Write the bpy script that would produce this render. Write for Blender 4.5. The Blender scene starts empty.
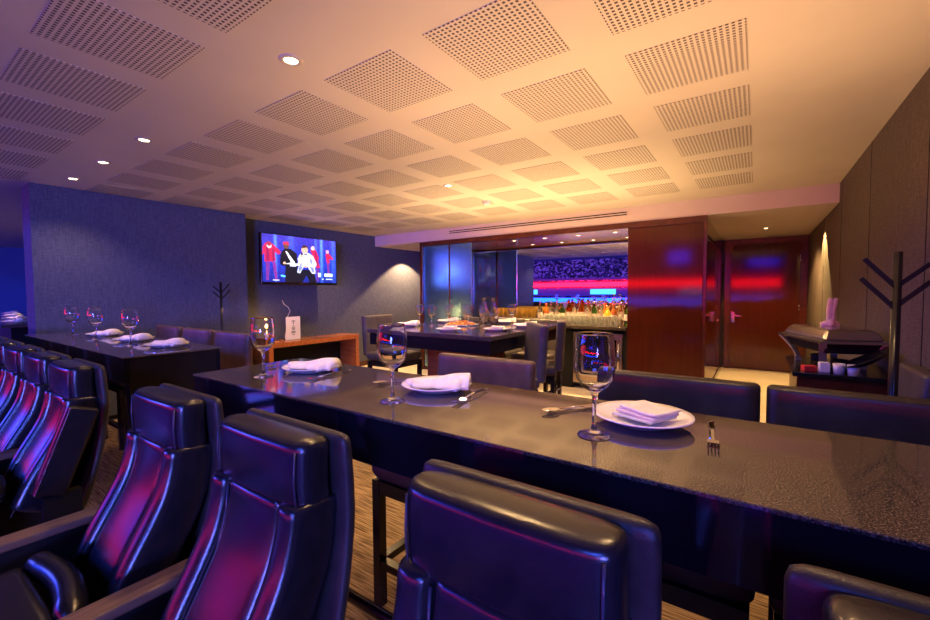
import bpy, bmesh, math, random
from mathutils import Vector, Matrix
random.seed(7)
S = bpy.context.scene
COL = S.collection
PI = math.pi
H = 1.27          # lens height above the floor
CEIL = 2.27

# ------------------------------------------------------------------ camera
cd = bpy.data.cameras.new('camera'); cam = bpy.data.objects.new('camera', cd); COL.objects.link(cam)
cd.sensor_width = 36; cd.lens = 16.303; cd.clip_start = 0.02; cd.clip_end = 300
yaw, pitch, roll = -0.6064, -0.0427, -0.0065
fw = Vector((math.sin(yaw)*math.cos(pitch), math.cos(yaw)*math.cos(pitch), math.sin(pitch)))
rt = Vector((math.cos(yaw), -math.sin(yaw), 0)); up = rt.cross(fw)
rt2 = rt*math.cos(roll)+up*math.sin(roll); up2 = -rt*math.sin(roll)+up*math.cos(roll)
M = Matrix((( rt2.x, up2.x, -fw.x, 0), (rt2.y, up2.y, -fw.y, 0), (rt2.z, up2.z, -fw.z, H), (0, 0, 0, 1)))
cam.matrix_world = M
S.camera = cam

# ------------------------------------------------------------------ world, exposure
W = bpy.data.worlds.new('world'); S.world = W; W.use_nodes = True
W.node_tree.nodes['Background'].inputs[0].default_value = (0.02, 0.03, 0.10, 1)
W.node_tree.nodes['Background'].inputs[1].default_value = 0.12
S.view_settings.view_transform = 'Standard'; S.view_settings.look = 'None'
S.view_settings.exposure = 0.35; S.view_settings.gamma = 1; S.view_settings.use_curve_mapping = False
S.cycles.max_bounces = 12; S.cycles.glossy_bounces = 6; S.cycles.transmission_bounces = 12
S.cycles.transparent_max_bounces = 12; S.cycles.diffuse_bounces = 5
S.cycles.sample_clamp_indirect = 4.0; S.cycles.blur_glossy = 0.3

def area(name, loc, target, size, col, power, size_y=None, spread=PI):
    l = bpy.data.lights.new(name, 'AREA'); l.energy = power; l.color = col; l.size = size
    if size_y: l.shape = 'RECTANGLE'; l.size_y = size_y
    l.spread = spread
    o = bpy.data.objects.new(name, l); COL.objects.link(o); o.location = loc
    o.rotation_euler = (Vector(target)-Vector(loc)).to_track_quat('-Z', 'Y').to_euler()
    return o
def spot(name, loc, target, col, power, angle=100, blend=0.6, r=0.03):
    l = bpy.data.lights.new(name, 'SPOT'); l.energy = power; l.color = col
    l.spot_size = math.radians(angle); l.spot_blend = blend; l.shadow_soft_size = r
    o = bpy.data.objects.new(name, l); COL.objects.link(o); o.location = loc
    o.rotation_euler = (Vector(target)-Vector(loc)).to_track_quat('-Z', 'Y').to_euler()
    return o
WARM = (1.0, 0.60, 0.26)
WARM2 = (1.0, 0.55, 0.20)
# added lamps standing in for arena light on the box and the stands
area('arena_blue_fill', (3.5, -11, 6.0), (-1.5, 1.0, 0.9), 6, (0.05, 0.12, 1.0), 900, 1.6)
area('arena_violet_fill', (-17, -8, 4.4), (-2.0, 2.0, 1.0), 3.0, (0.10, 0.12, 1.0), 420, 1.2)
area('arena_blue_right_fill', (9, -12, 1.6), (-5.3, 2.2, 1.4), 4, (0.10, 0.17, 1.0), 260, 2.0, spread=math.radians(60))  # added to turn the partition bluer, no lamp known there
area('arena_stand_fill', (-15, -10, 16), (-15, -42, 3), 14, (0.20, 0.16, 1.0), 7000, 6)  # added to light the crowd that the mirror shows
# ceiling lamps over the counters and the dining table
for x in (-4.869, -4.085, -3.287, -1.664, -0.86, -0.06):
    spot('counter_downlight_lamp', (x, 1.10, CEIL-0.03), (x, 1.12, 0), WARM, 24 if x < -3 else 30, 120, 0.8)
for (x, y) in ((-2.4, 3.2), (-3.6, 3.3), (-1.2, 3.6), (-2.3, 4.75), (-4.6, 4.2)):
    spot('dining_downlight_lamp', (x, y, CEIL-0.03), (x, y+0.02, 0), WARM, 85, 140, 0.8)
spot('entrance_downlight_lamp', (0.08, 6.89, 2.07), (0.10, 6.9, 0), WARM2, 110, 130, 0.5)
spot('wall_beam_lamp', (0.49, 6.3, 2.07), (0.49, 6.3, 0.0), (1.0, 0.64, 0.22), 170, 82, 0.15, 0.012)
spot('passage_downlight_lamp', (-5.27, 6.0, 2.07), (-5.27, 6.0, 0), (1.0, 0.58, 0.22), 270, 110, 0.2, 0.012)
for x in (-3.0, -2.35, -1.7):
    spot('bar_downlight_lamp', (x, 5.65, 2.02), (x, 5.65, 0), WARM2, 120, 140, 0.7)
# added up-facing fills without fixtures, standing in for warm bounce from the tables
area('dining_bounce_fill', (-2.0, 4.1, 1.42), (-2.0, 4.1, CEIL), 2.6, (1.0, 0.57, 0.24), 40, 1.6)
area('counter_bounce_fill', (-0.7, 1.9, 1.42), (-0.7, 1.9, CEIL), 2.4, (1.0, 0.52, 0.22), 19, 1.2)

# ------------------------------------------------------------------ materials
def mat(name, col, rough=0.5, metal=0.0, spec=0.5, emit=None, es=0.0, trans=0.0, ior=1.45, coat=0.0):
    m = bpy.data.materials.new(name); m.use_nodes = True
    b = m.node_tree.nodes['Principled BSDF']
    b.inputs['Base Color'].default_value = (*col, 1); b.inputs['Roughness'].default_value = rough
    b.inputs['Metallic'].default_value = metal; b.inputs['Specular IOR Level'].default_value = spec
    b.inputs['IOR'].default_value = ior; b.inputs['Transmission Weight'].default_value = trans
    b.inputs['Coat Weight'].default_value = coat
    if emit: b.inputs['Emission Color'].default_value = (*emit, 1); b.inputs['Emission Strength'].default_value = es
    return m
def nodes(m): return m.node_tree.nodes, m.node_tree.links, m.node_tree.nodes['Principled BSDF']
def varied(name, c1, c2, scale=(1, 1, 1), nscale=8, rough=0.5, detail=3, bump=0.0, bscale=None, lo=0.35, hi=0.65, **k):
    m = mat(name, c1, rough, **k); N, L, b = nodes(m)
    tc = N.new('ShaderNodeTexCoord'); mp = N.new('ShaderNodeMapping'); mp.inputs['Scale'].default_value = scale
    L.new(tc.outputs['Object'], mp.inputs[0])
    n = N.new('ShaderNodeTexNoise'); n.inputs['Scale'].default_value = nscale; n.inputs['Detail'].default_value = detail
    L.new(mp.outputs[0], n.inputs['Vector'])
    r = N.new('ShaderNodeValToRGB'); r.color_ramp.elements[0].position = lo; r.color_ramp.elements[1].position = hi
    r.color_ramp.elements[0].color = (*c1, 1); r.color_ramp.elements[1].color = (*c2, 1)
    L.new(n.outputs['Fac'], r.inputs[0]); L.new(r.outputs[0], b.inputs['Base Color'])
    if bump:
        n2 = N.new('ShaderNodeTexNoise'); n2.inputs['Scale'].default_value = bscale or nscale; n2.inputs['Detail'].default_value = 2
        L.new(mp.outputs[0], n2.inputs['Vector'])
        bp = N.new('ShaderNodeBump'); bp.inputs['Strength'].default_value = bump; bp.inputs['Distance'].default_value = 0.002
        L.new(n2.outputs['Fac'], bp.inputs['Height']); L.new(bp.outputs[0], b.inputs['Normal'])
    return m
m_ceil = varied('ceiling_paint', (0.70, 0.66, 0.60), (0.74, 0.70, 0.64), nscale=2, rough=0.6)
def perforated():
    m = mat('perforated_plaster', (0.70, 0.66, 0.60), 0.6); N, L, b = nodes(m)
    tc = N.new('ShaderNodeTexCoord'); sp = N.new('ShaderNodeSeparateXYZ'); L.new(tc.outputs['Object'], sp.inputs[0])
    outs = []
    for ax in ('X', 'Y'):
        a = N.new('ShaderNodeMath'); a.operation = 'MULTIPLY'; a.inputs[1].default_value = 1/0.0205; L.new(sp.outputs[ax], a.inputs[0])
        f = N.new('ShaderNodeMath'); f.operation = 'PINGPONG'; f.inputs[1].default_value = 0.5; L.new(a.outputs[0], f.inputs[0])
        g = N.new('ShaderNodeMath'); g.operation = 'GREATER_THAN'; g.inputs[1].default_value = 0.235; L.new(f.outputs[0], g.inputs[0])
        outs.append(g)
    mu = N.new('ShaderNodeMath'); mu.operation = 'MULTIPLY'; L.new(outs[0].outputs[0], mu.inputs[0]); L.new(outs[1].outputs[0], mu.inputs[1])
    mx = N.new('ShaderNodeMix'); mx.data_type = 'RGBA'; mx.inputs[6].default_value = (0.70, 0.66, 0.60, 1); mx.inputs[7].default_value = (0.07, 0.05, 0.07, 1)
    L.new(mu.outputs[0], mx.inputs[0]); L.new(mx.outputs[2], b.inputs['Base Color'])
    return m
m_perf = perforated()
m_soffit = mat('soffit_paint', (0.62, 0.55, 0.55), 0.6)
def fabric(name, c1, c2):
    m = mat(name, c1, 0.85, spec=0.2); N, L, b = nodes(m)
    tc = N.new('ShaderNodeTexCoord')
    cols = []
    for sc in ((30, 30, 260), (260, 260, 22)):
        mp = N.new('ShaderNodeMapping'); mp.inputs['Scale'].default_value = sc; L.new(tc.outputs['Object'], mp.inputs[0])
        n = N.new('ShaderNodeTexNoise'); n.inputs['Scale'].default_value = 0.6; n.inputs['Detail'].default_value = 2; L.new(mp.outputs[0], n.inputs['Vector']); cols.append(n)
    a = N.new('ShaderNodeMath'); a.operation = 'ADD'; L.new(cols[0].outputs['Fac'], a.inputs[0]); L.new(cols[1].outputs['Fac'], a.inputs[1])
    r = N.new('ShaderNodeValToRGB'); r.color_ramp.elements[0].position = 0.36; r.color_ramp.elements[1].position = 0.64
    mh = N.new('ShaderNodeMath'); mh.operation = 'MULTIPLY'; mh.inputs[1].default_value = 0.5; L.new(a.outputs[0], mh.inputs[0])
    r.color_ramp.elements[0].color = (*c1, 1); r.color_ramp.elements[1].color = (*c2, 1)
    L.new(mh.outputs[0], r.inputs[0]); L.new(r.outputs[0], b.inputs['Base Color'])
    bp = N.new('ShaderNodeBump'); bp.inputs['Strength'].default_value = 0.25; bp.inputs['Distance'].default_value = 0.002
    L.new(mh.outputs[0], bp.inputs['Height']); L.new(bp.outputs[0], b.inputs['Normal'])
    return m
m_wall = fabric('grey_wall_fabric', (0.052, 0.060, 0.105), (0.098, 0.110, 0.170))
m_wallr = fabric('brown_wall_fabric', (0.075, 0.060, 0.055), (0.14, 0.115, 0.10))
m_blue = mat('blue_wall_paint', (0.05, 0.13, 0.42), 0.7)
m_wood = varied('mahogany_veneer', (0.055, 0.010, 0.005), (0.075, 0.015, 0.007), scale=(18, 18, 1.2), nscale=1.6, rough=0.075, detail=4, lo=0.2, hi=0.8)
m_woodo = varied('orange_wood', (0.30, 0.085, 0.022), (0.42, 0.14, 0.04), scale=(1.2, 18, 18), nscale=1.6, rough=0.22, detail=4, lo=0.3, hi=0.7)
m_trimw = varied('dark_mahogany_trim', (0.055, 0.014, 0.008), (0.09, 0.022, 0.012), scale=(6, 6, 6), nscale=2, rough=0.2)
m_mirror = mat('mirror_glass', (0.88, 0.88, 0.88), 0.0, 1.0)
m_bronze = mat('bronze_mirror', (0.42, 0.22, 0.12), 0.06, 1.0)
m_steel = mat('steel', (0.62, 0.60, 0.58), 0.25, 1.0)
m_satin = mat('satin_metal', (0.55, 0.45, 0.33), 0.4, 0.5)
m_chrome = mat('chrome', (0.85, 0.83, 0.8), 0.08, 1.0)
m_brushed = varied('brushed_steel', (0.66, 0.68, 0.76), (0.74, 0.76, 0.84), scale=(60, 60, 0.6), nscale=3, rough=0.20, metal=1.0)
m_filmglass = mat('satin_film_glass', (0.36, 0.78, 1.0), 0.21, 1.0)
N, L, b = nodes(m_filmglass); tr_ = N.new('ShaderNodeBsdfTransparent'); mx_ = N.new('ShaderNodeMixShader'); mx_.inputs[0].default_value = 0.22
L.new(b.outputs[0], mx_.inputs[1]); L.new(tr_.outputs[0], mx_.inputs[2]); L.new(mx_.outputs[0], N['Material Output'].inputs[0])
m_leather = varied('black_leather', (0.009, 0.009, 0.012), (0.014, 0.013, 0.017), nscale=30, rough=0.24, bump=0.12, bscale=420, spec=0.7)
m_shell = varied('seat_shell_leather', (0.022, 0.018, 0.017), (0.033, 0.027, 0.024), nscale=30, rough=0.42, bump=0.3, bscale=260)
m_stoolL = varied('stool_leather', (0.018, 0.014, 0.014), (0.027, 0.022, 0.020), nscale=20, rough=0.33, bump=0.3, bscale=200)
m_warmL = varied('warm_lit_leather', (0.075, 0.042, 0.036), (0.11, 0.062, 0.050), nscale=20, rough=0.38, bump=0.3, bscale=200)  # stool leather again, with warm lamp light painted in as brown
m_greyL = varied('grey_leather', (0.065, 0.055, 0.055), (0.09, 0.078, 0.072), nscale=20, rough=0.42, bump=0.2, bscale=160)
m_piping = mat('seam_piping', (0.05, 0.05, 0.07), 0.25)
m_black = mat('black_lacquer', (0.010, 0.009, 0.010), 0.22)
m_blackm = mat('matt_black', (0.010, 0.010, 0.010), 0.6, spec=0.2)
m_armw = varied('armrest_wood', (0.13, 0.075, 0.045), (0.22, 0.13, 0.08), scale=(14, 1.5, 6), nscale=5, rough=0.42, detail=5)
m_apron = mat('black_glass_apron', (0.006, 0.006, 0.010), 0.07)
def granite():
    m = mat('speckled_granite', (0.02, 0.02, 0.02), 0.10, spec=0.6, ior=1.75); N, L, b = nodes(m)
    tc = N.new('ShaderNodeTexCoord'); v = N.new('ShaderNodeTexNoise'); v.inputs['Scale'].default_value = 300; v.inputs['Detail'].default_value = 3; v.inputs['Roughness'].default_value = 0.75
    L.new(tc.outputs['Object'], v.inputs['Vector'])
    r = N.new('ShaderNodeValToRGB'); e = r.color_ramp.elements
    e[0].position = 0.44; e[0].color = (0.012, 0.011, 0.012, 1); e[1].position = 0.68; e[1].color = (0.22, 0.17, 0.13, 1)
    L.new(v.outputs['Fac'], r.inputs[0]); L.new(r.outputs[0], b.inputs['Base Color'])
    r2 = N.new('ShaderNodeMapRange'); r2.inputs['From Min'].default_value = 0.4; r2.inputs['From Max'].default_value = 0.7
    r2.inputs['To Min'].default_value = 0.05; r2.inputs['To Max'].default_value = 0.09
    L.new(v.outputs['Fac'], r2.inputs[0]); L.new(r2.outputs[0], b.inputs['Roughness'])
    return m
m_granite = granite()
def carpet():
    m = mat('striped_carpet', (0.3, 0.2, 0.1), 0.95, spec=0.1); N, L, b = nodes(m)
    tc = N.new('ShaderNodeTexCoord'); mp = N.new('ShaderNodeMapping'); mp.inputs['Scale'].default_value = (5, 120, 1); L.new(tc.outputs['Object'], mp.inputs[0])
    n = N.new('ShaderNodeTexNoise'); n.inputs['Scale'].default_value = 1.2; n.inputs['Detail'].default_value = 3; L.new(mp.outputs[0], n.inputs['Vector'])
    r = N.new('ShaderNodeValToRGB'); e = r.color_ramp.elements
    e[0].position = 0.36; e[0].color = (0.10, 0.065, 0.035, 1); e[1].position = 0.62; e[1].color = (0.46, 0.33, 0.19, 1)
    L.new(n.outputs['Fac'], r.inputs[0]); L.new(r.outputs[0], b.inputs['Base Color'])
    bp = N.new('ShaderNodeBump'); bp.inputs['Strength'].default_value = 0.5; bp.inputs['Distance'].default_value = 0.004
    L.new(n.outputs['Fac'], bp.inputs['Height']); L.new(bp.outputs[0], b.inputs['Normal'])
    return m
m_carpet = carpet()
m_tile = varied('cream_floor_tile', (0.62, 0.54, 0.42), (0.70, 0.62, 0.50), nscale=1.5, rough=0.25)
m_china = mat('white_china', (0.80, 0.78, 0.76), 0.12)
m_linen = varied('cream_linen', (0.74, 0.68, 0.58), (0.82, 0.77, 0.68), nscale=40, rough=0.85, bump=0.3, bscale=300)
def glassmat(name, col=(1, 1, 1), rough=0.0):
    m = bpy.data.materials.new(name); m.use_nodes = True; N = m.node_tree.nodes; L = m.node_tree.links
    N.remove(N['Principled BSDF']); g = N.new('ShaderNodeBsdfGlass'); g.inputs['Color'].default_value = (*col, 1)
    g.inputs['Roughness'].default_value = rough; g.inputs['IOR'].default_value = 1.47
    L.new(g.outputs[0], N['Material Output'].inputs[0]); return m
m_glass = glassmat('clear_glass')
m_amber = glassmat('amber_glass', (0.85, 0.38, 0.08)); m_green = glassmat('green_glass', (0.35, 0.62, 0.25)); m_yel = glassmat('yellow_glass', (1.0, 0.80, 0.25))
m_juice = mat('yellow_drink', (0.90, 0.56, 0.06), 0.35); m_liquor = mat('amber_liquor', (0.34, 0.10, 0.015), 0.08)
m_barglass = mat('bar_tumbler_glass', (0.86, 0.90, 0.84), 0.05, trans=0.75, ior=1.3)
m_label = mat('cream_paper', (0.75, 0.70, 0.60), 0.6); m_redl = mat('red_paper', (0.6, 0.03, 0.03), 0.5)
m_paper = mat('white_card', (0.80, 0.76, 0.80), 0.5); m_ink = mat('black_ink', (0.02, 0.02, 0.03), 0.6)
m_pink = varied('pink_cloth', (0.60, 0.40, 0.36), (0.70, 0.50, 0.45), nscale=20, rough=0.8)
m_food = varied('orange_snacks', (0.75, 0.25, 0.03), (0.85, 0.48, 0.10), nscale=30, rough=0.6, bump=0.5)
m_flame = mat('flame', (1, 0.5, 0.1), 0.5, emit=(1.0, 0.45, 0.10), es=18)
m_lamp = mat('lamp_glow', (1, 0.9, 0.7), 0.5, emit=(1.0, 0.80, 0.45), es=14)
m_ring = mat('lamp_ring', (0.6, 0.55, 0.5), 0.35)
m_screenb = mat('screen_bezel', (0.008, 0.008, 0.010), 0.12)

# ------------------------------------------------------------------ mesh helpers
def obj(name, bm, m, parent=None, smooth=False, label=None, wn=False, loc=None):
    me = bpy.data.meshes.new(name); bm.normal_update(); bm.to_mesh(me); bm.free()
    o = bpy.data.objects.new(name, me); COL.objects.link(o)
    if isinstance(m, (list, tuple)):
        for q in m: me.materials.append(q)
    else: me.materials.append(m)
    if smooth:
        for p in me.polygons: p.use_smooth = True
    if wn:
        for p in me.polygons: p.use_smooth = True
        w = o.modifiers.new('wn', 'WEIGHTED_NORMAL'); w.keep_sharp = True
    if parent: o.parent = parent
    if label: o['label'] = label
    if loc: o.location = loc
    return o
def box(bm, x0, x1, y0, y1, z0, z1, mi=0):
    vs = [bm.verts.new((x, y, z)) for z in (z0, z1) for y in (y0, y1) for x in (x0, x1)]
    for f in ((0, 2, 3, 1), (4, 5, 7, 6), (0, 1, 5, 4), (2, 6, 7, 3), (0, 4, 6, 2), (1, 3, 7, 5)):
        fc = bm.faces.new([vs[i] for i in f]); fc.material_index = mi
    return vs
def rbox(x0, x1, y0, y1, z0, z1, r=0.01, seg=2):
    bm = bmesh.new(); box(bm, x0, x1, y0, y1, z0, z1)
    if r: bmesh.ops.bevel(bm, geom=list(bm.edges), offset=r, segments=seg, profile=0.5, affect='EDGES')
    return bm
def bxo(name, x0, x1, y0, y1, z0, z1, m, parent=None, r=0.0, label=None):
    bm = rbox(x0, x1, y0, y1, z0, z1, r) if r else bmesh.new()
    if not r: box(bm, x0, x1, y0, y1, z0, z1)
    return obj(name, bm, m, parent, label=label, wn=bool(r))
def lathe(bm, prof, seg=32, c=(0, 0, 0), mi=0, closed=False):
    rings = []
    for (r, z) in prof:
        if r < 1e-5: rings.append([bm.verts.new((c[0], c[1], c[2]+z))])
        else: rings.append([bm.verts.new((c[0]+r*math.cos(2*PI*i/seg), c[1]+r*math.sin(2*PI*i/seg), c[2]+z)) for i in range(seg)])
    for a, b in zip(rings, rings[1:]):
        if len(a) == 1 and len(b) == 1: continue
        for i in range(seg):
            j = (i+1) % seg
            if len(a) == 1: f = bm.faces.new((a[0], b[j], b[i]))
            elif len(b) == 1: f = bm.faces.new((a[i], a[j], b[0]))
            else: f = bm.faces.new((a[i], a[j], b[j], b[i]))
            f.material_index = mi; f.smooth = True
def tube(bm, pts, r, seg=8, mi=0):
    pts = [Vector(p) for p in pts]; rings = []
    rr = r if isinstance(r, (list, tuple)) else [r]*len(pts)
    for i, p in enumerate(pts):
        d = (pts[min(i+1, len(pts)-1)]-pts[max(i-1, 0)]).normalized()
        a = Vector((0, 0, 1)) if abs(d.z) < 0.9 else Vector((1, 0, 0))
        u = d.cross(a).normalized(); v = d.cross(u)
        rings.append([bm.verts.new(p+(u*math.cos(2*PI*k/seg)+v*math.sin(2*PI*k/seg))*rr[i]) for k in range(seg)])
    for a, b in zip(rings, rings[1:]):
        for k in range(seg):
            f = bm.faces.new((a[k], a[(k+1) % seg], b[(k+1) % seg], b[k])); f.smooth = True; f.material_index = mi
    bm.faces.new(rings[0][::-1]).material_index = mi; bm.faces.new(rings[-1]).material_index = mi
def bar(bm, a, b, w, h=None, mi=0):
    """square bar from a to b"""
    a = Vector(a); b = Vector(b); h = h or w; d = (b-a).normalized()
    s = Vector((0, 0, 1)) if abs(d.z) < 0.95 else Vector((0, 1, 0))
    u = d.cross(s).normalized()*w/2; v = d.cross(u).normalized()*h/2
    q = [[bm.verts.new(p+u*i+v*j) for i, j in ((-1, -1), (1, -1), (1, 1), (-1, 1))] for p in (a, b)]
    for k in range(4): bm.faces.new((q[0][k], q[0][(k+1) % 4], q[1][(k+1) % 4], q[1][k])).material_index = mi
    bm.faces.new(q[0][::-1]).material_index = mi; bm.faces.new(q[1]).material_index = mi
def sweep(bm, path, width, thick, seg=28, ex=5.0, cap=0.03, mi=0, x0=0.0, bulge=0.0):
    """soft pad: a rounded rectangle (width along X) swept along a (y,z) path with rounded ends"""
    n = len(path); P = [Vector((0, p[0], p[1])) for p in path]
    L = [0]
    for a, b in zip(P, P[1:]): L.append(L[-1]+(b-a).length)
    tot = L[-1]; N = 22; rings = []
    ss = [tot*(0.5-0.5*math.cos(PI*i/N)) for i in range(N+1)]
    for s in ss:
        k = 0
        while k < n-2 and L[k+1] < s: k += 1
        t = (s-L[k])/max(1e-9, L[k+1]-L[k])
        # smooth interpolation
        p0 = P[max(k-1, 0)]; p1 = P[k]; p2 = P[k+1]; p3 = P[min(k+2, n-1)]
        c = 0.5*((2*p1)+(-p0+p2)*t+(2*p0-5*p1+4*p2-p3)*t*t+(-p0+3*p1-3*p2+p3)*t**3)
        d = (-p0+p2+2*(2*p0-5*p1+4*p2-p3)*t+3*(-p0+3*p1-3*p2+p3)*t*t).normalized()
        nrm = Vector((0, d.z, -d.y))
        e = min(s, tot-s); q = 1.0
        if e < cap: q = math.sqrt(max(0, 1-(1-e/cap)**2))
        wf = width if not isinstance(width, (list, tuple)) else width[0]+(width[1]-width[0])*s/tot
        hw = wf/2-cap*(1-q)*0.8; ht = thick/2*(0.12+0.88*q)
        ring = []
        for j in range(seg):
            a = 2*PI*j/seg; ca, sa = math.cos(a), math.sin(a)
            x = hw*math.copysign(abs(ca)**(2/ex), ca); y = ht*math.copysign(abs(sa)**(2/3.0), sa)
            y += math.copysign(bulge*(1-(x/hw)**2)*q, sa)
            ring.append(bm.verts.new(Vector((x0+x, 0, 0))+c+nrm*y))
        rings.append(ring)
    for a, b in zip(rings, rings[1:]):
        for j in range(seg):
            f = bm.faces.new((a[j], a[(j+1) % seg], b[(j+1) % seg], b[j])); f.smooth = True; f.material_index = mi
    f1 = bm.faces.new(rings[0][::-1]); f2 = bm.faces.new(rings[-1]); f1.smooth = f2.smooth = True
def thing(name, label, cat, loc=(0, 0, 0), rz=0, group=None):
    o = bpy.data.objects.new(name, None); COL.objects.link(o); o.location = loc; o.rotation_euler = (0, 0, rz)
    o.empty_display_size = 0.1; o['label'] = label; o['category'] = cat
    if group: o['group'] = group
    return o
def tag(o, label, cat, group=None, loc=None, rz=None):
    o['label'] = label; o['category'] = cat
    if group: o['group'] = group
    if loc: o.location = loc
    if rz is not None: o.rotation_euler = (0, 0, rz)
    return o
def copy_tree(o, parent=None):
    c = o.copy(); COL.objects.link(c)
    if parent: c.parent = parent
    for ch in list(o.children): copy_tree(ch, c)
    return c
_used = set()
def place(proto, loc, rz=0, label=None, cat=None, group=None):
    if proto.name in _used: o = copy_tree(proto)
    else: o = proto; _used.add(proto.name)
    o.location = loc; o.rotation_euler = (0, 0, rz)
    if label: o['label'] = label
    if cat: o['category'] = cat
    if group: o['group'] = group
    return o
def struct(o):
    o['kind'] = 'structure'; return o
def sbox(name, x0, x1, y0, y1, z0, z1, m, parent=None):
    o = bxo(name, x0, x1, y0, y1, z0, z1, m, parent)
    if parent is None: struct(o)
    return o

# ------------------------------------------------------------------ room shell
XR, XL, XC, YB = 0.62, -5.62, -5.33, 8.14
sbox('floor', -14, XR, -1.3, 4.9, -0.12, 0, m_carpet)
sbox('floor', -14, XR, 4.9, YB, -0.12, 0, m_tile)
ceil = sbox('ceiling', -14, XR+0.1, -0.15, 5.3, CEIL, CEIL+0.12, m_ceil)
def panel(x0, x1, y0, y1):
    # built around the panel centre so that the holes line up with its edges
    bm = bmesh.new(); hx, hy = 0.2153, 0.2153
    box(bm, -hx, hx, -hy, hy, -0.0015, 0.0015)
    return obj('perforated_panel', bm, m_perf, ceil, loc=((x0+x1)/2, (y0+y1)/2, CEIL-0.0010))
cols_ = [-0.053-0.605*i for i in range(9)]
for xr in cols_:
    for j in range(-1, 5):
        y0 = 1.903+0.611*j
        panel(xr-0.428, xr, y0, y0+0.427)
for xr in cols_[1:]:
    panel(xr-0.428, xr, 0.415, 0.845)
for xr in cols_[8:]:
    pass
sbox('wall_right', XR, XR+0.12, -0.3, YB+0.2, 0, CEIL+0.1, m_wallr)
for y in (1.55, 2.75, 3.95, 5.15, 6.35):
    sbox('trim_1', XR-0.002, XR, y-0.003, y+0.003, 0, CEIL, m_blackm)
sbox('wall_left', XL-0.28, XL, 2.83, YB, 0, CEIL, m_wall)
colm = sbox('wall_partition', XL-0.02, XC, 0.905, 2.83, 0, CEIL, m_wall)
sbox('wall_back', -14, XR+0.1, YB, YB+0.12, 0, CEIL, m_wallr)
sbox('wall_neighbour', -13.1, -12.9, -0.2, 5.3, 0, CEIL, m_blue)
sof = sbox('ceiling_soffit', XL, XR, 5.30, YB, 2.09, CEIL, m_soffit)
# slot air diffuser in the soffit face
t = thing('air_diffuser', 'long slim twin-slot air diffuser in the ceiling drop above the bar', 'air vent', (-2.65, 5.30, 2.20))
bxo('diffuser_frame', -1.33, 1.37, -0.006, 0, -0.032, 0.032, m_soffit, t)
for dz in (-0.014, 0.014): bxo('slot', -1.31, 1.35, -0.009, -0.004, dz-0.006, dz+0.006, m_blackm, t)

# bar block ---------------------------------------------------------------
BX0, BX1, NX0, NX1, YF, YM = -4.56, -0.46, -4.50, -1.29, 5.30, 6.05
DX1 = -3.53
t = thing('bar_surround', 'mahogany surround of the mirrored bar niche with orange wood soffit', 'bar surround', (-2.5, YF, 0))
def lp(o, px, py): return o
def W2(name, x0, x1, y0, y1, z0, z1, m, p, r=0.0, label=None):
    """part given in world coordinates under a thing that is not rotated"""
    L = p.location
    return bxo(name, x0-L.x, x1-L.x, y0-L.y, y1-L.y, z0-L.z, z1-L.z, m, p, r, label)
W2('top_rail', BX0, NX1, YF-0.02, YF+0.10, 2.018, 2.085, m_trimw, t)
W2('side_post', BX0, BX0+0.055, YF-0.02, YB-0.01, 0, 2.018, m_trimw, t)
W2('niche_ceiling', NX0, NX1, YF+0.10, YM-0.006, 2.045, 2.085, m_woodo, t)
W2('back_panel', BX0+0.06, NX1, YM+0.005, YM+0.05, 0, 2.085, m_blackm, t)
for x, w_ in ((-3.05, 'leftmost'), (-2.55, 'second from the left'), (-2.05, 'third from the left'), (-1.55, 'rightmost')):
    l = thing('recessed_lamp', 'small recessed lamp in the bar niche top, '+w_+' of the row', 'recessed lamp', (x, 5.72, 2.045), 0, 'recessed lamps over the bar')
    bm = bmesh.new(); lathe(bm, [(0.0, -0.003), (0.024, -0.003)], 20); obj('bulb', bm, m_lamp, l)
    bm = bmesh.new(); lathe(bm, [(0.024, -0.001), (0.026, -0.006), (0.038, -0.004), (0.040, 0)], 20); obj('lamp_ring', bm, m_ring, l)
mir = bxo('bar_mirror', NX0, NX1, YM-0.004, YM+0.004, 0.06, 2.045, m_mirror); tag(mir, 'large mirror behind the bottles reflecting the red-lit arena stands', 'mirror')
# tall brushed doors on the left
t = thing('tall_cabinet', 'two tall satin glass doors glowing blue left of the bar', 'cabinet', (-3.98, YF, 0))
W2('rail', BX0+0.06, DX1-0.03, YF+0.0, YF+0.04, 0.0, 0.055, m_trimw, t)
for (x0, x1) in ((BX0+0.065, -3.985), (-3.955, DX1-0.030)):
    W2('door', x0, x1, YF+0.002, YF+0.025, 0.06, 2.012, m_filmglass, t)
W2('divider', -3.985, -3.955, YF, YF+0.03, 0.055, 2.015, m_trimw, t)
# mahogany block on the right with shining front
t = thing('mahogany_cabinet', 'tall polished mahogany cabinet front with a red glow right of the bar', 'cabinet', (-0.88, YF, 0))
W2('cabinet_body', NX1, BX1-0.02, YF+0.012, YB-0.02, 0.0, 2.085, m_trimw, t)
W2('front_panel', NX1+0.01, BX1-0.035, YF-0.008, YF+0.012, 0.05, 2.01, m_wood, t, 0.002)
W2('top_rail', NX1, BX1, YF-0.02, YF+0.012, 2.018, 2.087, m_trimw, t)
W2('corner_post', BX1-0.03, BX1, YF-0.02, YF+0.06, 0, 2.018, m_trimw, t)
W2('side_panel', BX1-0.02, BX1-0.008, YF+0.08, 7.0, 0.08, 1.86, m_bronze, t, label='bronze mirrored side')
W2('side_panel', BX1-0.02, BX1-0.008, 7.06, YB-0.08, 0.08, 1.86, m_bronze, t, label='bronze mirrored side')
W2('transom', BX1-0.02, BX1-0.008, YF+0.08, YB-0.08, 1.90, 2.07, m_bronze, t)
W2('plinth', BX1-0.02, BX1, YF+0.06, YB-0.03, 0.0, 0.08, m_steel, t)
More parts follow.
